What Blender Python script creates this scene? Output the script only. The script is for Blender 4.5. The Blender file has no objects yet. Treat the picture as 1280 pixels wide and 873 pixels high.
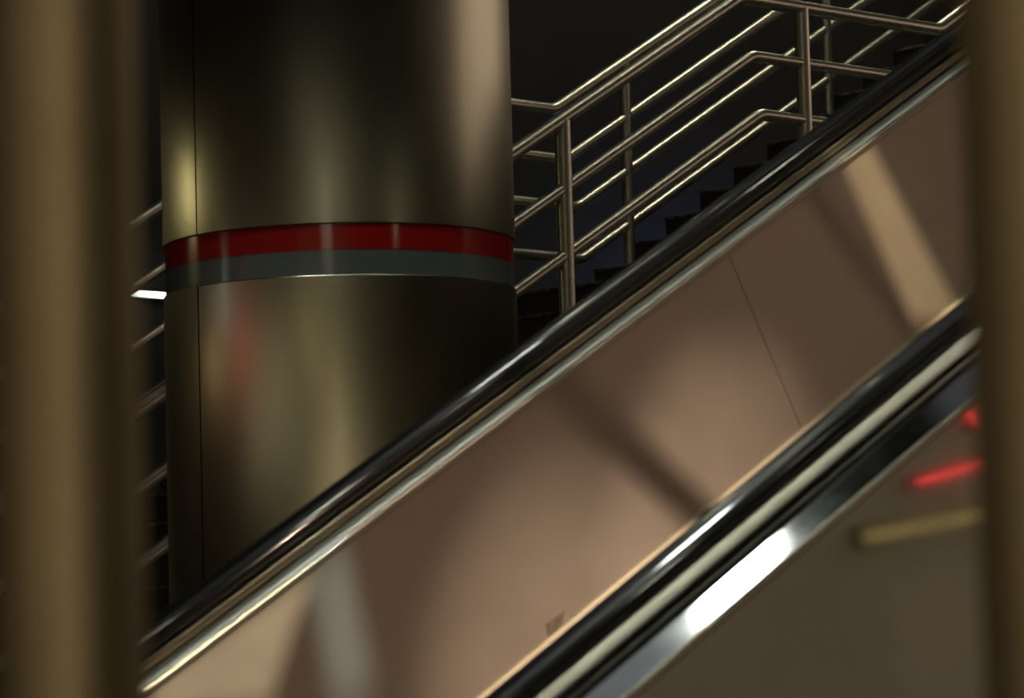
import bpy, bmesh, math, random
from mathutils import Vector, Matrix

random.seed(7)
SC = bpy.context.scene
COL = SC.collection
R = math.radians
T30 = math.tan(R(30)); C30 = math.cos(R(30)); S30 = math.sin(R(30))

# ---------------------------------------------------------------- camera frame
# world: X along the escalator (receding to the right), Y across it (away), Z up, camera at the origin
FPX = 4654.56
YAW, PITCH, ROLL = R(43.315), R(5.596), R(1.594)
fh = Vector((math.sin(YAW), math.cos(YAW), 0)); r0 = Vector((math.cos(YAW), -math.sin(YAW), 0)); up = Vector((0, 0, 1))
FW = fh * math.cos(PITCH) + up * math.sin(PITCH)
u0 = up * math.cos(PITCH) - fh * math.sin(PITCH)
RT = r0 * math.cos(ROLL) - u0 * math.sin(ROLL)
UP = r0 * math.sin(ROLL) + u0 * math.cos(ROLL)


def on_y(x, y, Y):
    """point of the vertical plane at distance Y that was measured at a pixel of the photograph"""
    d = FW + RT * ((x - 640) / FPX) - UP * ((y - 436.5) / FPX)
    return d * (Y / d.y)


cam_d = bpy.data.cameras.new('camera')
cam = bpy.data.objects.new('camera', cam_d); COL.objects.link(cam); SC.camera = cam
cam_d.sensor_width = 36.0; cam_d.sensor_fit = 'HORIZONTAL'
cam_d.lens = FPX / 1280 * 36.0
m = Matrix((RT, UP, -FW)).transposed()
cam.matrix_world = m.to_4x4()
cam_d.clip_start = 0.05; cam_d.clip_end = 200
cam_d.dof.use_dof = True
cam_d.dof.focus_distance = 13.6
cam_d.dof.aperture_fstop = 7.0
cam_d.dof.aperture_blades = 0

# ---------------------------------------------------------------- materials
def nt(mat):
    mat.use_nodes = True
    n = mat.node_tree
    return n, n.nodes.get('Principled BSDF')


def noise_col(n, b, c1, c2, scale, coord='Object', stretch=(1, 1, 1), detail=4, lo=.35, hi=.65, sock='Base Color'):
    tc = n.nodes.new('ShaderNodeTexCoord'); mp = n.nodes.new('ShaderNodeMapping'); mp.inputs['Scale'].default_value = stretch
    n.links.new(tc.outputs[coord], mp.inputs['Vector'])
    t = n.nodes.new('ShaderNodeTexNoise'); t.inputs['Scale'].default_value = scale; t.inputs['Detail'].default_value = detail
    n.links.new(mp.outputs[0], t.inputs['Vector'])
    r = n.nodes.new('ShaderNodeValToRGB'); r.color_ramp.elements[0].position = lo; r.color_ramp.elements[1].position = hi
    r.color_ramp.elements[0].color = c1 if len(c1) == 4 else (*c1, 1); r.color_ramp.elements[1].color = c2 if len(c2) == 4 else (*c2, 1)
    n.links.new(t.outputs['Fac'], r.inputs['Fac']); n.links.new(r.outputs['Color'], b.inputs[sock])
    return t, mp, tc


def add_bump(n, b, scale, stretch, strength, dist=.002, detail=3, coord='Object'):
    tc = n.nodes.new('ShaderNodeTexCoord'); mp = n.nodes.new('ShaderNodeMapping'); mp.inputs['Scale'].default_value = stretch
    n.links.new(tc.outputs[coord], mp.inputs['Vector'])
    t = n.nodes.new('ShaderNodeTexNoise'); t.inputs['Scale'].default_value = scale; t.inputs['Detail'].default_value = detail
    n.links.new(mp.outputs[0], t.inputs['Vector'])
    bp = n.nodes.new('ShaderNodeBump'); bp.inputs['Strength'].default_value = strength; bp.inputs['Distance'].default_value = dist
    n.links.new(t.outputs['Fac'], bp.inputs['Height'])
    prev = b.inputs['Normal'].links[0].from_socket if b.inputs['Normal'].links else None
    if prev: n.links.new(prev, bp.inputs['Normal'])
    n.links.new(bp.outputs[0], b.inputs['Normal'])


def mat(name, c1, c2, rough, metal=0.0, scale=6, stretch=(1, 1, 1), spec=.5, r2=None, coat=0):
    M = bpy.data.materials.new(name); n, b = nt(M)
    noise_col(n, b, c1, c2, scale, stretch=stretch)
    b.inputs['Metallic'].default_value = metal
    b.inputs['Roughness'].default_value = rough
    b.inputs['Specular IOR Level'].default_value = spec
    b.inputs['Coat Weight'].default_value = coat
    if r2 is not None:
        noise_col(n, b, (rough,) * 3, (r2,) * 3, scale * 1.7, stretch=stretch, sock='Roughness')
    return M


def emit(name, col, s):
    M = bpy.data.materials.new(name); n, b = nt(M)
    b.inputs['Base Color'].default_value = (*col, 1)
    b.inputs['Emission Color'].default_value = (*col, 1); b.inputs['Emission Strength'].default_value = s
    return M


MT = {}
MT['tube'] = mat('brushed steel tube', (.64, .61, .52), (.72, .69, .59), .34, 1, 30, r2=.42)
MT['column_steel'] = mat('brushed column steel', (.37, .365, .285), (.43, .425, .335), .225, 1, 3, (1, 1, .35), r2=.25, coat=.10)
MT['column_steel'].node_tree.nodes['Principled BSDF'].inputs['Coat IOR'].default_value = 1.7
MT['column_steel'].node_tree.nodes['Principled BSDF'].inputs['Coat Roughness'].default_value = .085
_n, _b = nt(MT['column_steel'])
_t = _n.nodes.new('ShaderNodeTangent'); _t.direction_type = 'RADIAL'; _t.axis = 'Z'
_n.links.new(_t.outputs[0], _b.inputs['Tangent']); _b.inputs['Anisotropic'].default_value = .97   # sheet brushed along its height
MT['seam'] = mat('dark seam', (.03, .028, .02), (.06, .05, .04), .5, .6)
MT['red'] = mat('dark red enamel', (.46, .012, .012), (.55, .018, .016), .12, 0, 4, spec=.6)
MT['grey'] = mat('grey blue enamel', (.16, .19, .19), (.20, .23, .23), .14, 0, 4, spec=.6)
MT['rubber'] = mat('black handrail rubber', (.010, .010, .012), (.018, .018, .02), .38, 0, 20, spec=.2)
_b = MT['rubber'].node_tree.nodes['Principled BSDF']; _b.inputs['Coat Weight'].default_value = 1; _b.inputs['Coat IOR'].default_value = 1.6; _b.inputs['Coat Roughness'].default_value = .06
MT['chrome'] = mat('polished guide steel', (.62, .60, .54), (.72, .70, .64), .36, 1, 12)
MT['guide_dim'] = mat('dimmed guide steel', (.42, .40, .30), (.48, .46, .35), .30, 1, 12)  # same steel, with the far guide's dimmer reflection put into its colour
MT['deck'] = mat('polished deck steel', (.58, .60, .60), (.66, .68, .68), .08, 1, 9, r2=.11)
MT['trim'] = mat('satin trim steel', (.62, .57, .48), (.70, .65, .56), .28, 1, 9)
MT['ledge'] = mat('pale satin trim steel', (.29, .255, .19), (.33, .29, .22), .5, .9, 9)
MT['strip'] = mat('pale polished strip steel', (.52, .55, .56), (.58, .61, .62), .30, 1, 9)
MT['cladding'] = mat('dull cladding steel', (.33, .31, .26), (.40, .37, .31), .035, 1, 3, r2=.05)
add_bump(*nt(MT['cladding']), 1.6, (1, 1, 1), .012, .01, 2)
MT['panel'] = mat('satin panel steel', (.62, .52, .44), (.68, .57, .48), .48, .95, 2.5, r2=.54)
add_bump(*nt(MT['panel']), 3, (1, 1, 1), .12, .004, 3)
MT['post'] = mat('bronze toned post', (.40, .33, .21), (.46, .38, .25), .58, 1, 8)
MT['scuff'] = mat('dirty brown tape', (.16, .12, .08), (.24, .19, .13), .6, 0, 60)
MT['tread'] = mat('dark escalator tread', (.04, .04, .04), (.06, .06, .06), .45, .7, 30)
MT['stone'] = mat('dark stair stone', (.05, .044, .036), (.09, .08, .065), .55, 0, 8)
MT['nosing'] = mat('worn step nosing', (.05, .045, .036), (.30, .27, .22), .45, 0, 22)
MT['wall'] = mat('dark hall wall', (.020, .019, .017), (.030, .028, .025), .7, 0, 2)
MT['wall_blue'] = mat('dark blue tile', (.012, .020, .055), (.018, .030, .075), .45, 0, 3)
MT['floor'] = mat('dark platform floor', (.07, .065, .058), (.10, .095, .085), .5, 0, 3)
MT['ceil'] = mat('dark ceiling', (.02, .019, .017), (.03, .028, .025), .8, 0, 2)
MT['housing'] = mat('lamp housing', (.05, .05, .05), (.07, .07, .07), .5, .5, 8)

# ---------------------------------------------------------------- helpers
def link_mesh(name, bm, material, parent=None, smooth=40):
    me = bpy.data.meshes.new(name)
    bmesh.ops.recalc_face_normals(bm, faces=bm.faces[:])
    bm.to_mesh(me); bm.free()
    me.materials.append(material)
    if smooth:
        for p in me.polygons: p.use_smooth = True
        me.set_sharp_from_angle(angle=R(smooth))
    o = bpy.data.objects.new(name, me); COL.objects.link(o)
    if parent is not None:
        o.parent = parent
        o.location = -parent.matrix_basis.translation if False else (0, 0, 0)
    return o


def tag(o, label, cat, group=None, kind='thing'):
    o['label'] = label; o['category'] = cat; o['kind'] = kind
    if group: o['group'] = group
    return o


def thing(name, loc, label, cat, group=None):
    o = bpy.data.objects.new(name, None); COL.objects.link(o); o.location = loc
    o.empty_display_size = .2
    return tag(o, label, cat, group)


def structure(name, bm, material):
    o = link_mesh(name, bm, material, smooth=0); o['kind'] = 'structure'
    return o


def shift(bm, loc):
    bmesh.ops.translate(bm, verts=bm.verts[:], vec=-Vector(loc))
    return bm


def box_bm(x0, x1, y0, y1, z0, z1, bevel=0, bm=None):
    bm = bm or bmesh.new()
    vs = [bm.verts.new((x, y, z)) for x in (x0, x1) for y in (y0, y1) for z in (z0, z1)]
    fs = [(0, 1, 3, 2), (4, 6, 7, 5), (0, 4, 5, 1), (2, 3, 7, 6), (0, 2, 6, 4), (1, 5, 7, 3)]
    F = [bm.faces.new([vs[i] for i in f]) for f in fs]
    if bevel:
        es = list({e for f in F for e in f.edges})
        bmesh.ops.bevel(bm, geom=es, offset=bevel, segments=2, affect='EDGES', profile=.5)
    return bm


def fillet(pts, rad, n=8):
    """round the corners of a polyline"""
    out = [Vector(pts[0])]
    for a, b, c in zip(pts, pts[1:], pts[2:]):
        a, b, c = Vector(a), Vector(b), Vector(c)
        d1 = (a - b).normalized(); d2 = (c - b).normalized()
        ang = d1.angle(d2); t = min(rad / math.tan(ang / 2), .49 * (a - b).length, .49 * (c - b).length)
        p1 = b + d1 * t; p2 = b + d2 * t
        for i in range(n + 1):
            s = i / n
            out.append(p1 * (1 - s) ** 2 + b * 2 * s * (1 - s) + p2 * s * s)
    out.append(Vector(pts[-1]))
    return out


def tube_bm(path, rad, seg=20, bm=None, caps=True):
    """round tube swept along a 3-D polyline"""
    bm = bm or bmesh.new()
    path = [Vector(p) for p in path]
    rings = []
    n = len(path)
    t0 = (path[1] - path[0]).normalized()
    ref = Vector((0, 1, 0)) if abs(t0.y) < .9 else Vector((1, 0, 0))
    for i, p in enumerate(path):
        t = ((path[min(i + 1, n - 1)] - p).normalized() + (p - path[max(i - 1, 0)]).normalized()).normalized()
        a = (ref - t * ref.dot(t)).normalized(); b = t.cross(a)
        rings.append([bm.verts.new(p + (a * math.cos(k * 2 * math.pi / seg) + b * math.sin(k * 2 * math.pi / seg)) * rad) for k in range(seg)])
    for r1, r2 in zip(rings, rings[1:]):
        for k in range(seg):
            bm.faces.new((r1[k], r1[(k + 1) % seg], r2[(k + 1) % seg], r2[k]))
    if caps:
        bm.faces.new(rings[0][::-1]); bm.faces.new(rings[-1])
    return bm


def sweep_bm(path, profile, closed=True, bm=None):
    """profile points (y, h) carried along an XZ polyline; h is the normal in the XZ plane (mitred)"""
    bm = bm or bmesh.new()
    n = len(path); rings = []
    for i, (x, z) in enumerate(path):
        p = Vector((x, z))
        d1 = (p - Vector(path[i - 1])).normalized() if i else None
        d2 = (Vector(path[i + 1]) - p).normalized() if i < n - 1 else None
        d1 = d1 or d2; d2 = d2 or d1
        n1 = Vector((-d1.y, d1.x)); n2 = Vector((-d2.y, d2.x))
        nm = (n1 + n2).normalized(); k = 1 / max(.3, nm.dot(n1))
        rings.append([bm.verts.new((x + nm.x * h * k, y, z + nm.y * h * k)) for (y, h) in profile])
    q = len(profile)
    for a, b in zip(rings, rings[1:]):
        for k in range(q if closed else q - 1):
            bm.faces.new((a[k], a[(k + 1) % q], b[(k + 1) % q], b[k]))
    if closed:
        bm.faces.new(rings[0][::-1]); bm.faces.new(rings[-1])
    return bm


def round_profile(pts, rad, n=4):
    """rounded closed 2-D polygon"""
    out = []
    N = len(pts)
    for i in range(N):
        a, b, c = Vector(pts[i - 1]), Vector(pts[i]), Vector(pts[(i + 1) % N])
        d1 = (a - b).normalized(); d2 = (c - b).normalized()
        r = min(rad, .45 * (a - b).length, .45 * (c - b).length)
        for k in range(n + 1):
            s = k / n
            p = (b + d1 * r) * (1 - s) ** 2 + b * 2 * s * (1 - s) + (b + d2 * r) * s * s
            out.append((p.x, p.y))
    return out


def lathe_bm(prof, seg=128, a0=0, a1=2 * math.pi):
    bm = bmesh.new()
    full = abs(a1 - a0 - 2 * math.pi) < 1e-6
    cols = []
    ns = seg if full else seg + 1
    for k in range(ns):
        a = a0 + (a1 - a0) * k / seg
        cols.append([bm.verts.new((r * math.cos(a), r * math.sin(a), z)) for r, z in prof])
    for k in range(seg):
        A = cols[k]; B = cols[(k + 1) % ns]
        for i in range(len(prof) - 1):
            bm.faces.new((A[i], B[i], B[i + 1], A[i + 1]))
    return bm


# ---------------------------------------------------------------- the hall
FL = -1.6; CE = 8.0
X0, X1, Y0, Y1 = -7.0, 27.0, -9.0, 15.6
structure('floor', box_bm(X0, X1, Y0, Y1, FL - .2, FL), MT['floor'])
structure('ceiling', box_bm(X0, X1, Y0, Y1, CE, CE + .2), MT['ceil'])
structure('wall_back', box_bm(X0, X1, Y1, Y1 + .2, FL, CE), MT['wall'])
structure('wall_front', box_bm(X0, X1, Y0 - .2, Y0, FL, CE), MT['wall'])
structure('wall_left', box_bm(X0 - .2, X0, Y0 - .2, Y1 + .2, FL, CE), MT['wall'])
structure('wall_right', box_bm(X1, X1 + .2, Y0 - .2, Y1 + .2, FL, CE), MT['wall'])

MT['skirt_fill_glow'] = emit('skirt fill glow', (1.0, .78, .58), .9)  # glow of a strip added to lift the lower far panel
# ---------------------------------------------------------------- escalator
YN, YF = 4.42, 5.66            # the two handrail centre lines
CZ = -2.333                    # handrail top: z = CZ + X tan 30
ZF = FL + 1.0                  # handrail top over the lower landing
XE = 9.6
xb = (ZF - CZ) / T30


def inc_path(x_lo=xb - 1.0, x_hi=XE):
    pts = fillet([(x_lo, 0, ZF), (xb, 0, ZF), (x_hi, 0, CZ + x_hi * T30)], .9, 10)
    return [(p.x, p.z) for p in pts]


esc = thing('escalator', (xb, (YN + YF) / 2, FL),
            'long steel-sided escalator with black rubber handrails rising to the right past the column', 'escalator')
EL = esc.location.copy()
# handrail path with the turned end (newel) at the bottom
hr = inc_path()
x_lo = hr[0][0]
newel = []
for i in range(13):
    a = math.pi / 2 + math.pi * i / 12
    newel.append((x_lo + .30 * math.cos(a), ZF - .30 + .30 * math.sin(a)))
hr_path = newel[::-1] + hr[1:]


def balustrade(yc, inner, name_label):
    """inner = +1 when the steps lie towards +Y of this balustrade"""
    b = bpy.data.objects.new('balustrade', None); COL.objects.link(b); b.parent = esc
    b['label'] = name_label

    def P(pts): return [(yc + inner * y, h) for y, h in pts]
    q = -.009 if inner > 0 else 0.0
    top = [(-.040, -.032), (-.040, -.013 + q * .5), (-.030, -.002 + q), (-.012, q), (.012, q), (.030, -.002 + q), (.040, -.013 + q * .5), (.040, -.032)]
    hp = round_profile(P(top), .006, 3)
    link_mesh('handrail', shift(sweep_bm(hr_path, hp), EL), MT['rubber'], b, 50)
    guide = round_profile(P([(-.053, -.052), (-.053, -.036), (.053, -.036), (.053, -.052)]), .003, 3) if inner < 0 else round_profile(P([(-.062, -.056), (-.062, -.051), (-.044, -.036), (.044, -.036), (.062, -.051), (.062, -.056)]), .003, 3)
    link_mesh('handrail_guide', shift(sweep_bm(inc_path(), guide), EL), MT['chrome'] if inner > 0 else MT['guide_dim'], b, 50)
    core = P([(-.03, -.07), (-.03, -.048), (.03, -.048), (.03, -.07)])
    link_mesh('guide_core', shift(sweep_bm(inc_path(), core), EL), MT['seam'], b, 50)
    # deck: broad outer slope, narrow inner strip
    deck = P([(-.180, -.071), (-.030, -.058), (.0, -.058), (.044, -.060), (.064, -.076), (.064, -.079), (-.178, -.082)])
    link_mesh('deck', shift(sweep_bm(inc_path(), deck), EL), MT['deck'], b, 0)
    lip = round_profile(P([(-.190, -.084), (-.190, -.069), (-.178, -.069), (-.178, -.084)]), .005, 3)
    link_mesh('deck_trim', shift(sweep_bm(inc_path(), lip), EL), MT['trim'], b, 50)
    strip = round_profile(P([(.051, -.0575), (.067, -.0700), (.067, -.0730), (.049, -.0600)]), .001, 2)
    link_mesh('inner_deck_strip', shift(sweep_bm(inc_path(), strip), EL), MT['strip'], b, 40)
    lin = round_profile(P([(.064, -.087), (.064, -.069), (.076, -.072), (.076, -.087)]), .003, 3)
    link_mesh('deck_trim', shift(sweep_bm(inc_path(), lin), EL), MT['trim'], b, 50)
    # inner panels, jointed square to the slope
    cuts = JOINTS
    full = inc_path()
    L = XE / C30
    for a, c in zip(cuts, cuts[1:]):
        prof = P([(.058, -.53), (.058, -.078), (.070, -.078), (.070, -.53)])
        g = .0012
        seg = [(a + g * C30, CZ + (a + g * C30) * T30), (c - g * C30, CZ + (c - g * C30) * T30)]
        link_mesh('inner_panel', shift(sweep_bm(seg, prof), EL), MT['panel'], b, 0)
    low = [p for p in full if p[0] < cuts[0] - .01] + [(cuts[0] - .002, CZ + (cuts[0] - .002) * T30)]
    link_mesh('inner_panel', shift(sweep_bm(low, P([(.058, -.53), (.058, -.078), (.070, -.078), (.070, -.53)])), EL), MT['panel'], b, 0)
    ledge = round_profile(P([(.060, -.575), (.060, -.518), (.071, -.518), (.080, -.530), (.080, -.575)]), .004, 3)
    link_mesh('panel_trim', shift(sweep_bm([(xb, CZ + xb * T30), (XE, CZ + XE * T30)], ledge), EL), MT['ledge'], b, 30)
    skirt = P([(.062, -1.25), (.062, -.575), (.078, -.575), (.078, -1.25)])
    link_mesh('skirt_panel', shift(sweep_bm([(xb, CZ + xb * T30), (XE, CZ + XE * T30)], skirt), EL), MT['trim'], b, 0)
    link_mesh('skirt_fill', shift(sweep_bm([(xb + .3, CZ + (xb + .3) * T30), (XE - .3, CZ + (XE - .3) * T30)],
              P([(.0785, -.80), (.0785, -.74), (.084, -.74), (.084, -.80)])), EL), MT['skirt_fill_glow'], b, 0)  # added glowing strip, out of view behind the near handrail
    # outer cladding down to the floor
    bm = bmesh.new()
    pts = [(p[0], p[1] - .082 / C30) for p in inc_path()]
    ring = pts + [(XE, FL), (pts[0][0], FL)]
    ya, yb2 = yc - inner * .184, yc - inner * .160
    va = [bm.verts.new((x, ya, z)) for x, z in ring]; vb = [bm.verts.new((x, yb2, z)) for x, z in ring]
    bm.faces.new(va); bm.faces.new(vb[::-1])
    for i in range(len(ring)):
        j = (i + 1) % len(ring); bm.faces.new((va[i], va[j], vb[j], vb[i]))
    link_mesh('outer_cladding', shift(bm, EL), MT['cladding'], b, 0)
    return b


JOINTS = [2.89, 5.89, 8.89, 9.58]
balustrade(YN, +1, 'nearer balustrade with a broad polished deck and dull cladding')
balustrade(YF, -1, 'farther balustrade with a tall satin inner panel')
# a dark scuff low on the far panel
bf = [c for c in esc.children if c.name.startswith('balustrade')][-1]
bm = bmesh.new()
qa = [on_y(x, y, YF - .0706) for x, y in ((683, 780), (706, 764), (703, 780), (685, 798))]
va = [bm.verts.new(p) for p in qa]; vb = [bm.verts.new(p + Vector((0, .0005, 0))) for p in qa]
bm.faces.new(va); bm.faces.new(vb[::-1])
for i in range(4): bm.faces.new((va[i], va[(i + 1) % 4], vb[(i + 1) % 4], vb[i]))
sc = link_mesh('tape_scrap', shift(bm, EL), MT['scuff'], bf, 0); sc['label'] = 'dark torn scrap of tape on the panel'
# moving steps between the skirts
rise, run = .2, .2 / T30
sx = xb + .3
while sx < XE - .5:
    z = CZ + sx * T30 - 1.0 + .05
    bm = box_bm(sx, sx + run, YN + .10, YF - .10, z - .03, z, .004)
    box_bm(sx, sx + .02, YN + .10, YF - .10, z - rise + .002, z - .032, 0, bm)
    link_mesh('step', shift(bm, EL), MT['tread'], esc, 0)
    sx += run

# ---------------------------------------------------------------- column
CC = on_y(424, 300, 8.5); CR = .533
col = thing('steel_column', (CC.x, CC.y, FL),
            'massive round steel-clad column with a red and grey stripe behind the escalator', 'column')


def zc(y_px, x_px=424):
    """height of a mark on the camera-facing side of the column"""
    d = FW + RT * ((x_px - 640) / FPX) - UP * ((y_px - 436.5) / FPX)
    t = (math.hypot(CC.x, CC.y) - CR) / math.hypot(d.x, d.y)
    return d.z * t


z_top, z_mid, z_bot = zc(279), zc(311.5), zc(343)
SEAM_A = math.atan2(-CC.y, -CC.x) + 0
fa = math.atan2(-CC.y, -CC.x)            # angle of the camera-facing side
seam_ang = fa - R(51.5)
g = .003 / CR
d = Vector((CC.x, CC.y, FL))
c_h = CE - FL
for nm, za, zb, rr, mt in (('upper_cladding', z_top, CE - .004, CR, 'column_steel'), ('lower_cladding', FL, z_bot, CR, 'column_steel')):
    prof = [(rr - .012, za - FL), (rr - .002, za - FL), (rr, za - FL + .003), (rr, zb - FL - .003), (rr - .002, zb - FL), (rr - .012, zb - FL)]
    zs = [za - FL + .003 + (zb - za - .006) * i / 24 for i in range(25)]
    prof = [(rr - .012, za - FL), (rr - .002, za - FL)] + [(rr, z) for z in zs] + [(rr - .002, zb - FL), (rr - .012, zb - FL)]
    o = link_mesh(nm, lathe_bm(prof, 160, seam_ang + g, seam_ang + math.pi - g), MT[mt], col, 20)
    o = link_mesh(nm, lathe_bm(prof, 160, seam_ang + math.pi + g, seam_ang + 2 * math.pi - g), MT[mt], col, 20)
link_mesh('red_stripe', lathe_bm([(CR - .02, z_mid - FL), (CR - .006, z_mid - FL), (CR - .006, z_top - FL), (CR - .02, z_top - FL)], 160), MT['red'], col)
link_mesh('grey_stripe', lathe_bm([(CR - .02, z_bot - FL), (CR - .007, z_bot - FL), (CR - .007, z_mid - FL), (CR - .02, z_mid - FL)], 160), MT['grey'], col)
link_mesh('column_core', lathe_bm([(0.0, .001), (CR - .011, .001), (CR - .011, c_h - .006), (0.0, c_h - .006)], 96), MT['seam'], col)

# ---------------------------------------------------------------- stair
YA, YB = 11.0, 13.5


def slope_line(px, py, Y):
    p = on_y(px, py, Y); return p.z - p.x * T30


A_LINES = [slope_line(774.5, 100.2, YA), slope_line(790.5, 175.5, YA), slope_line(797.5, 253.5, YA)]
A_LAND = [on_y(1060, 19.5, YA).z, on_y(1050, 86.5, YA).z, on_y(990, 148.5, YA).z]
A_LINES.append(2 * A_LINES[2] - A_LINES[1]); A_LAND.append(2 * A_LAND[2] - A_LAND[1])
B_UP = [slope_line(792, 69, YB), slope_line(838.6, 107.3, YB), slope_line(875, 149, YB), slope_line(947, 163.5, YB)]
B_LAND = [on_y(668, 134, YB).z, on_y(676, 196, YB).z, on_y(683, 255, YB).z, on_y(690, 321, YB).z]
B_LOW = [slope_line(185, 268, YB), slope_line(185, 347, YB), slope_line(187, 421, YB), slope_line(190, 493, YB)]

bend2 = on_y(1172, 37, YA)
LANDZ = A_LAND[0] - 1.14                    # landing floor
XL0 = (A_LAND[0] - A_LINES[0]) / T30       # where the lower flight meets the landing
XL0 += .10
XL1 = bend2.x
stair = thing('staircase', (XL0, (YA + YB) / 2, FL), 'dark stone staircase with worn step edges behind the column', 'staircase')
SL = stair.location.copy()
RI = .155; RU = RI / T30
nlow = int((LANDZ - FL) / RI)
ys0, ys1 = YA - .08, YB + .08
for i in range(nlow):
    zt = LANDZ - RI * (i + 1)
    xa = XL0 - RU * (i + 1); xz = XL0 - RU * i
    bm = box_bm(xa, xz + .02, ys0, ys1, max(FL + .0, zt - RI), zt, 0)
    s = link_mesh('step', shift(bm, SL), MT['stone'], stair, 0)
    e = box_bm(xa - .012, xa + .03, ys0, ys1, zt - .012, zt + .003, .003)
    link_mesh('step_nosing', shift(e, SL), MT['nosing'], s, 0)
bm = box_bm(XL0, XL1, ys0, ys1, LANDZ - .22, LANDZ, 0)
ld = link_mesh('landing', shift(bm, SL), MT['stone'], stair, 0)
e = box_bm(XL0 - .012, XL0 + .03, ys0, ys1, LANDZ - .012, LANDZ + .003, .003)
link_mesh('step_nosing', shift(e, SL), MT['nosing'], ld, 0)
for i in range(16):
    zt = LANDZ + RI * (i + 1); xa = XL1 + RU * i
    s = link_mesh('step', shift(box_bm(xa, xa + RU + .02, ys0, ys1, zt - RI - .06, zt, 0), SL), MT['stone'], stair, 0)
    link_mesh('step_nosing', shift(box_bm(xa - .012, xa + .03, ys0, ys1, zt - .012, zt + .003, .003), SL), MT['nosing'], s, 0)
# sloping stringers under the two flights (solid base of the lower flight)
bm = bmesh.new()
ring = [(XL0 - RU * nlow + .22, FL), (XL0, LANDZ - RI - .12), (XL1, LANDZ - .22), (XL1 + RU * 16, LANDZ + RI * 15 - .05),
        (XL1 + RU * 16, LANDZ + RI * 15 - .35), (XL1, LANDZ - .55), (XL0 + .2, LANDZ - .55), (XL0 + .2, FL)]
for yy in ((ys0 + .04, ys0 + .2), (ys1 - .2, ys1 - .04)):
    va = [bm.verts.new((x, yy[0], z)) for x, z in ring]; vb = [bm.verts.new((x, yy[1], z)) for x, z in ring]
    bm.faces.new(va); bm.faces.new(vb[::-1])
    for i in range(len(ring)):
        j = (i + 1) % len(ring); bm.faces.new((va[i], va[j], vb[j], vb[i]))
link_mesh('stringer', shift(bm, SL), MT['stone'], stair, 0)


def railing(Y, low, land, upl, posts, label, x_lo, x_hi, names, rt, rm, rp):
    o = thing('stair_railing', (XL0, Y, LANDZ), label, 'railing', 'handrailings of the staircase')
    OL = o.location.copy()
    xb1 = []
    for i in range(4):
        xa = (land[i] - low[i]) / T30; xc = (land[i] - upl[i]) / T30
        path = fillet([(x_lo, Y, low[i] + x_lo * T30), (xa, Y, land[i]), (xc, Y, land[i]), (x_hi, Y, upl[i] + x_hi * T30)], .12, 8)
        link_mesh('top_rail' if i == 0 else 'middle_rail', shift(tube_bm(path, rt if i == 0 else rm, 24), OL), MT['tube'], o)
        xb1.append((xa, xc))
    for px in posts:
        xa, xc = xb1[0]
        zt = low[0] + px * T30 if px < xa else (land[0] if px < xc else upl[0] + px * T30)
        if px < XL0: zb = LANDZ - RI * math.ceil((XL0 - px) / RU)
        elif px < XL1: zb = LANDZ
        else: zb = LANDZ + RI * (math.floor((px - XL1) / RU) + 1)
        zb += .0045
        p = link_mesh('post', shift(tube_bm([(px, Y, zb), (px, Y, zt - .005)], rp, 24), OL), MT['tube'], o)
        fl = lathe_bm([(.0, 0), (.046, 0), (.046, .008), (.036, .014), (0, .014)], 24)
        bmesh.ops.translate(fl, verts=fl.verts[:], vec=(px, Y, zb))
        link_mesh('base_flange', shift(fl, OL), MT['tube'], p)
    return o


A_UP = [l - 0 for l in A_LINES]
# upper flight of the near railing rises again from the far end of the landing
A_UP = [A_LAND[i] - (XL1 + (A_LINES[0] - A_LINES[i] + A_LAND[i] - A_LAND[0]) * 0 ) * T30 for i in range(4)]
pa1 = on_y(706, 260, YA).x; pa2 = on_y(1004, 90, YA).x
pb1 = on_y(784, 220, YB).x; pb2 = on_y(1034, 90, YB).x
sp = pa2 - pa1
railing(YA, A_LINES, A_LAND, A_UP, [pa1 - 2 * sp, pa1 - sp + .13, pa1, pa2, pa2 + 1.9, pa2 + 3.3],
        'steel tube railing on the near side of the stair, bent level over the landing', XL0 - RU * nlow + .2, XL1 + 3.6, None, .031, .0265, .034)
railing(YB, B_LOW, B_LAND, B_UP, [pb1 - 4.3, pb1 - 2.9, pb1 - 1.55, pb1, pb2, pb2 + 1.4, pb2 + 2.8],
        'steel tube railing along the far side of the stair, bright on its upper edges', XL0 - RU * nlow + .2, XL1 + 3.6, None, .030, .0260, .030)

# ---------------------------------------------------------------- posts right in front of the lens
def front_post(px, depth, rad, label):
    dr = FW + RT * ((px - 640) / FPX)
    p = dr * depth
    # lean is only the camera's roll: the post itself stands upright
    o = thing('steel_post', (p.x, p.y, FL), label, 'post', 'blurred posts framing the view')
    link_mesh('post_tube', lathe_bm([(0, .012), (rad, .012), (rad, CE - FL - .012), (0, CE - FL - .012)], 64), MT['post'], o)
    link_mesh('floor_flange', lathe_bm([(0, 0), (rad * 1.7, 0), (rad * 1.7, .010), (rad * 1.05, .02), (0, .02)], 48), MT['post'], o)
    link_mesh('ceiling_flange', lathe_bm([(0, CE - FL), (rad * 1.7, CE - FL), (rad * 1.7, CE - FL - .010), (rad * 1.05, CE - FL - .02), (0, CE - FL - .02)], 48), MT['post'], o)
    return o


front_post(84, 2.05, 93 * 2.05 / FPX, 'tan metal post out of focus along the left edge of the picture')
front_post(1309, 2.05, 95 * 2.05 / FPX, 'dark-edged metal post out of focus along the right edge of the picture')

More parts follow.
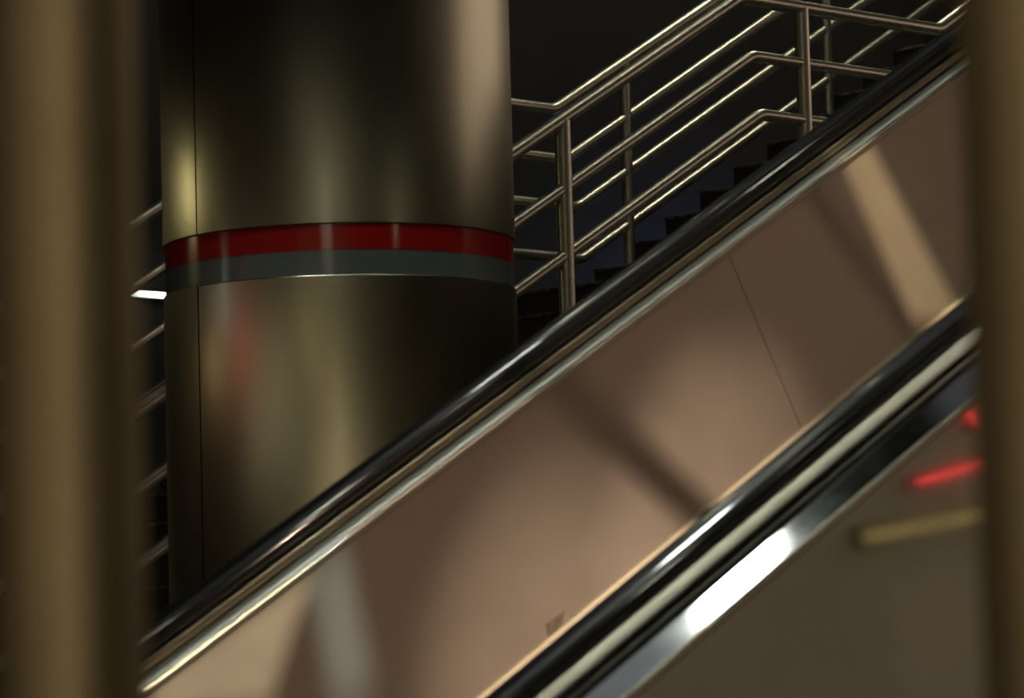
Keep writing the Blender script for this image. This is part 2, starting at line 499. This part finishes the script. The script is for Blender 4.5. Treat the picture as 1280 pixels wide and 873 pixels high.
# ---------------------------------------------------------------- lamps
def box_lamp(name, c, size, rot, emat, label, group=None, cat='lamp', depth=.10, rod=False):
    """housing with a glowing diffuser on its local -Z face"""
    o = thing(name, c, label, cat, group)
    o.rotation_euler = rot
    w, l = size
    bm = box_bm(-w / 2 - .02, w / 2 + .02, -l / 2 - .02, l / 2 + .02, .0, depth, .006)
    link_mesh('housing', bm, MT['housing'], o, 0)
    link_mesh('diffuser', box_bm(-w / 2, w / 2, -l / 2, l / 2, -.012, .0, .003), emat, o, 0)
    if rod: link_mesh('hanger', tube_bm([(0, 0, depth), (0, 0, CE - c[2])], .012, 10), MT['housing'], o)
    return o



def aim(o, to):
    v = (Vector(to) - o.location).normalized()
    o.rotation_euler = v.to_track_quat('-Z', 'Y').to_euler()


def make_light(kind, name, loc, energy, col, size=.1, to=None, parent=None, cone=None, blend=.2):
    l = bpy.data.lights.new(name, kind); l.energy = energy; l.color = col
    if kind == 'AREA': l.size = size
    else: l.shadow_soft_size = size
    if kind == 'SPOT':
        l.spot_size = cone; l.spot_blend = blend
    o = bpy.data.objects.new(name, l); COL.objects.link(o); o.location = loc
    if to is not None: aim(o, to)
    if parent is not None:
        o.parent = parent; o.matrix_parent_inverse = parent.matrix_basis.inverted()
    return o


def glint_x(px, py, Y, ly, lz):
    """where a lamp must hang to glint on the sloping rail at a pixel"""
    a = Vector((C30, 0, S30)); P = on_y(px, py, Y); c = P.normalized().dot(a)
    lo, hi = -20.0, 40.0
    for _ in range(60):
        mid = (lo + hi) / 2
        if (Vector((mid, ly, lz)) - P).normalized().dot(a) < c: lo = mid
        else: hi = mid
    return lo


# ceiling lamps in the row above the escalator: these are the glints along the two handrails
for X, st in ((5.0, 26), (5.9, 75), (6.62, 14), (8.28, 45)):
    box_lamp('ceiling_lamp', (X, 3.5, CE - .10), (.26, .26), (0, 0, 0), emit('warm lamp glow', (.98, 1.0, .76), st),
             'square ceiling lamp in the row above the escalator', 'ceiling lamps above the escalator')
# lamps over the stair
box_lamp('ceiling_lamp', (glint_x(800, 180, YA, 9.25, CE), 9.25, CE - .10), (.9, .35), (0, 0, 0), emit('near stair lamp glow', (1.0, .96, .76), 16),
         'long ceiling lamp above the near side of the stair', 'ceiling lamps above the stair')
box_lamp('pendant_lamp', (6.27, 7.44, 3.82), (.25, .22), (0, 0, R(-20)), emit('white lamp glow', (.95, 1.0, .90), 60),
         'square white lamp hung between the escalator and the column', None, 'lamp', .10, True)
box_lamp('ceiling_lamp', (glint_x(835, 38, YB, 12.6, CE), 12.6, CE - .10), (.60, .40), (0, 0, 0), emit('stair lamp glow', (1.0, .98, .72), 60),
         'square white ceiling lamp above the stair landing', 'ceiling lamps above the stair')


def wall_panel(name, c, w, h, face, colr, st, label, cat, group=None, tilt=0):
    """flat lit box on a wall; face is the outward direction ('x', '-x', 'y', '-y')"""
    rz = {'-y': 0, 'x': math.pi / 2, 'y': math.pi, '-x': -math.pi / 2}[face]
    o = thing(name, c, label, cat, group); o.rotation_euler = (0, R(tilt), rz)
    link_mesh('housing', box_bm(-w / 2 - .03, w / 2 + .03, -.05, .05, -h / 2 - .03, h / 2 + .03, .008), MT['housing'], o, 0)
    link_mesh('diffuser', box_bm(-w / 2, w / 2, -.058, -.05, -h / 2, h / 2), emit(name + ' glow', colr, st), o, 0)
    return o


WL, WR, WF, WB = X0 + .06, X1 - .06, Y0 + .06, Y1 - .06
wall_panel('wall_mounted_glow_panel', (WL, -6.2, 1.9), 3.4, 2.4, 'x', (1.0, .80, .46), 1.3, 'wide warm glowing box added on the left wall near the corner', 'light box')  # added glow that brightens the front posts
wall_panel('wall_mounted_glow_panel', (WL, 0.2, 2.75), 4.4, .34, 'x', (1.0, .80, .42), 1.1, 'low warm backlit box on the left wall', 'light box')
wall_panel('wall_lamp', (WL, -3.2, 4.3), 11.0, .18, 'x', (1.0, .88, .62), .45, 'long dim lamp strip high on the left wall', 'lamp')
wall_panel('red_sign', (WL, 12.6, 2.5), 1.6, .16, 'x', (1.0, .10, .08), 5.0, 'small plain red lit sign on the left wall', 'sign')
wall_panel('wall_lamp', (-5.0, WB, 2.75), 2.0, .20, '-y', (1.0, .95, .85), 4.0, 'pale lamp on the back wall in the far left corner', 'lamp')
wall_panel('wall_lamp', (-1.5, WB, 2.05), 2.6, .16, '-y', (1.0, .70, .30), 2.4, 'amber lamp low on the back wall', 'lamp')
wall_panel('wall_lamp', (3.3, WB, 2.65), 1.4, .30, '-y', (1.0, .84, .42), 5.0, 'yellow lamp on the back wall left of the column', 'lamp')
wall_panel('wall_lamp', (6.07, WF, 3.75), .5, .12, 'y', (1.0, .9, .6), 14, 'small lamp on the wall behind the viewer', 'lamp')
wall_panel('wall_lamp', (WL, -4.0, 4.02), 2.6, .20, 'x', (1.0, .90, .66), 7.5, 'short brighter lamp strip under the long one on the left wall', 'lamp')
wall_panel('wall_lamp', (-4.6, WF, 4.5), 4.4, .18, 'y', (1.0, .88, .62), .45, 'lamp strip high on the wall behind the viewer, by the corner', 'lamp')
wall_panel('wall_mounted_glow_panel', (WL, 7.6, 2.1), 8.0, 1.0, 'x', (1.0, .84, .56), .30, 'long dim lit board on the left wall beside the stair foot', 'light box')
wall_panel('wall_mounted_glow_panel', (WR, .1, 6.45), 17.8, 2.7, '-x', (1.0, .75, .56), 1.05, 'broad dim glowing panel added high on the right wall', 'light box')  # glow added for the pale upright streak on the column
wall_panel('wall_mounted_glow_panel', (18.0, WF + .03, 1.5), 12.0, 5.6, 'y', (1.0, .84, .62), .13, 'very wide dim glowing panel added opposite the escalator', 'light box')  # added glow standing for a lit wall mirrored in the cladding
wall_panel('wall_lamp', (20.48, WF + .18, 1.63), .80, .03, 'y', (1.0, .08, .08), 4.5, 'thin red line lamp on the wall opposite the escalator', 'lamp', tilt=12)
wall_panel('wall_lamp', (20.72, WF + .18, 2.04), .16, .05, 'y', (1.0, .06, .06), 4.5, 'very short red line lamp above the long red one', 'lamp', tilt=-40)
wall_panel('wall_lamp', (20.3, WF + .18, 1.26), 1.6, .11, 'y', (1.0, .78, .35), .45, 'thin amber line lamp under the red one', 'lamp', tilt=8)

# the tube lamp one can see between the left post and the column
tp = on_y(187, 371, WB)
t = thing('wall_lamp', (tp.x, WB - .02, tp.z), 'short bright white tube lamp on the back wall, seen left of the column', 'lamp')
bm = tube_bm([(-.20, 0, 0), (.20, 0, 0)], .017, 16)
link_mesh('tube', shift(bm, (0, .06, 0)), emit('tube lamp glow', (.95, 1.0, .88), 2.6), t)
link_mesh('holder', box_bm(-.24, .24, -.03, .03, -.02, .02, .006), MT['housing'], t, 0)

for x0, x1, stg in ((5.2, 8.1, .15), (8.8, 10.2, .05), (10.3, 13.5, .012)):  # unseen cool panels added to tone the polished deck
    box_lamp('ceiling_fill_panel', ((x0 + x1) / 2, 11.0, CE - .06), (x1 - x0, 2.6), (0, 0, 0), emit('cool panel glow', (.90, .97, 1.0), stg),
             'wide dim cool glow panel added above the stair', 'cool glow panels added above the stair', depth=.06)
o = thing('fill_box', (-2.2, -2.6, FL), 'tall warm glowing box added on the platform behind the viewer', 'light box'); o.rotation_euler = (0, 0, R(135))  # unseen fill added to light the two front posts
link_mesh('housing', box_bm(-.8, .8, -.1, .1, 0, 3.6, .01), MT['housing'], o, 0)
link_mesh('diffuser', box_bm(-.72, .72, -.108, -.1, .9, 3.5), emit('post fill glow', (1.0, .82, .54), 2.5), o, 0)

o = thing('fill_box', (-2.8, 1.6, FL), 'narrow warm glowing box added on the platform left of the viewer', 'light box'); o.rotation_euler = (0, 0, R(92))  # second added fill, for the left side of the posts
link_mesh('housing', box_bm(-.6, .6, -.1, .1, 0, 3.4, .01), MT['housing'], o, 0)
link_mesh('diffuser', box_bm(-.52, .52, -.108, -.1, .9, 3.3), emit('second post fill glow', (1.0, .82, .52), .8), o, 0)

# hidden blue lamp added low behind the stair to tint the back wall
o = thing('blue_fill_lamp', (16.2, Y1 - .1, 1.8), 'blue lamp added low on the back wall behind the staircase', 'lamp')
link_mesh('housing', box_bm(-.2, .2, -.1, .1, -.12, .12, .01), MT['housing'], o, 0)
make_light('AREA', 'wall_tint_light', (16.2, Y1 - .22, 2.0), 10, (.25, .38, 1.0), .3, (16.3, Y1 + .1, 3.8), o)


# unseen spots added to light the escalator panel; a slotted front plate gives each its streak
def added_spot(loc, energy, colr, size, cone, label, to, quad=None, px_plane=YF - .070):
    o = thing('added_spot', loc, label, 'added_spot', 'added spots aimed at the escalator')
    L = Vector(loc)
    v = (Vector(to) - L).normalized()
    make_light('SPOT', 'spot_lamp', loc, energy, colr, size, to, o, cone, .35)
    # hood
    q = v.to_track_quat('-Z', 'Y').to_matrix()
    hood = bmesh.new()
    D = .42 if quad else .25
    rr = D * math.tan(cone / 2) + .03
    n = 24
    for (ra, rb, za, zb) in ((rr, rr, .06, -D),):
        A = [hood.verts.new((ra * math.cos(k * 2 * math.pi / n), ra * math.sin(k * 2 * math.pi / n), za)) for k in range(n)]
        B = [hood.verts.new((rb * math.cos(k * 2 * math.pi / n), rb * math.sin(k * 2 * math.pi / n), zb)) for k in range(n)]
        for k in range(n): hood.faces.new((A[k], A[(k + 1) % n], B[(k + 1) % n], B[k]))
        hood.faces.new(A)
    hood.transform(q.to_4x4())
    link_mesh('hood', hood, MT['housing'], o)
    if quad:
        pts = [on_y(x, y, px_plane) for x, y in quad]
        inn = []
        for p in pts:
            d = p - L; s = D / d.dot(v); inn.append(d * s)
        c = sum(inn, Vector()) / 4
        x = q @ Vector((1, 0, 0)); y = q @ Vector((0, 1, 0))
        bm = bmesh.new()
        I = [bm.verts.new(p) for p in inn]
        ax = (inn[1] - inn[0] + inn[2] - inn[3]).normalized(); ay = (inn[3] - inn[0] + inn[2] - inn[1]).normalized()
        k = rr * 1.7
        O = [bm.verts.new(c + ax * (k * a) + ay * (k * b)) for a, b in ((-1, -1), (1, -1), (1, 1), (-1, 1))]
        for i in range(4):
            j = (i + 1) % 4; bm.faces.new((I[i], I[j], O[j], O[i]))
        link_mesh('slot_plate', bm, MT['housing'], o, 0)
    # hanger up to the ceiling
    hb = tube_bm([(0, 0, rr), (0, 0, CE - L.z)], .012, 10)
    link_mesh('hanger', hb, MT['housing'], o)
    return o


KEY_E, TAN_E, COOL_E, LEFT_E, SOFT_E = 360, 2700, 3600, 4700, 3600.0
pc = on_y(830, 560, YF - .065)
KEY = Vector((7.9, -1.6, 6.6))
added_spot(KEY, KEY_E, (1.0, .76, .58), .045, R(17), 'added warm spot hung opposite the escalator', pc)
for _o in bpy.data.lights:
    if _o.name == 'spot_lamp': _o.spot_blend = .8
added_spot((7.9, -1.0, 6.8), TAN_E, (1.0, .82, .48), .0013, R(6), 'added amber slotted spot hung opposite the escalator', on_y(1120, 290, YF - .065),
          [(1042, 178), (1086, 178), (1204, 400), (1140, 400)])
added_spot((7.3, -1.2, 6.8), COOL_E, (.76, .98, .92), .0026, R(6), 'added cool white slotted spot hung opposite the escalator', on_y(440, 770, YF - .065),
          [(394, 690), (420, 690), (464, 880), (424, 880)])
added_spot((6.7, -1.3, 6.8), LEFT_E, (1.0, .91, .64), .0015, R(6), 'added pale slotted spot hung opposite the escalator', on_y(280, 830, YF - .065),
          [(180, 860), (392, 712), (335, 880), (180, 900)])
pdir = (on_y(875, 644, YF - .07) - on_y(690, 470, YF - .07)).normalized()
added_spot(KEY - pdir * .17, SOFT_E, (1.0, .78, .58), .04, R(5.0), 'added soft warm spot hung opposite the escalator, aimed low on the panel', on_y(690, 860, YF - .07))
added_spot(KEY + pdir * .17, SOFT_E * .8, (1.0, .78, .58), .04, R(5.2), 'added soft warm spot hung opposite the escalator, aimed at the panel further up', on_y(900, 690, YF - .07))
for _o in bpy.data.lights:
    if _o.name.startswith('spot_lamp') and _o.energy in (SOFT_E, SOFT_E * .8): _o.spot_blend = 1.0
# sloping pipe added out of view to cast a dark band on the panel
def shade_pipe(pa, pb, rad, label, tt=.42):
    b1, b2 = on_y(*pa, YF - .07), on_y(*pb, YF - .07)
    q1 = b1 + (KEY - b1) * tt; q2 = b2 + (KEY - b2) * tt
    dq = q2 - q1
    q1 = q1 - dq * 1.4; q2 = q2 + dq * 2.3
    o = thing('shadow_pipe', q1, label, 'pipe')
    link_mesh('pipe', shift(tube_bm([q1, q2], rad, 12), q1), MT['housing'], o)
    for q in (q1, q2):
        link_mesh('hanger', shift(tube_bm([q, (q.x, q.y, CE)], .006, 8), q1), MT['housing'], o)


shade_pipe((690, 470), (875, 644), .021, 'thin sloping pipe added to shade the escalator panel, the lower of two')
shade_pipe((1012, 235), (1128, 396), .016, 'thin sloping pipe added to shade the escalator panel, the upper of two', .40)

w = bpy.data.worlds.new('world'); SC.world = w; w.use_nodes = True
w.node_tree.nodes['Background'].inputs['Color'].default_value = (.02, .018, .014, 1)
w.node_tree.nodes['Background'].inputs['Strength'].default_value = .3

SC.view_settings.view_transform = 'Standard'; SC.view_settings.look = 'None'
SC.view_settings.exposure = 0; SC.view_settings.gamma = 1; SC.view_settings.use_curve_mapping = False
SC.cycles.use_denoising = True
SC.cycles.max_bounces = 8; SC.cycles.glossy_bounces = 6
SC.cycles.caustics_reflective = True; SC.cycles.blur_glossy = .3
SC.cycles.sample_clamp_indirect = 6
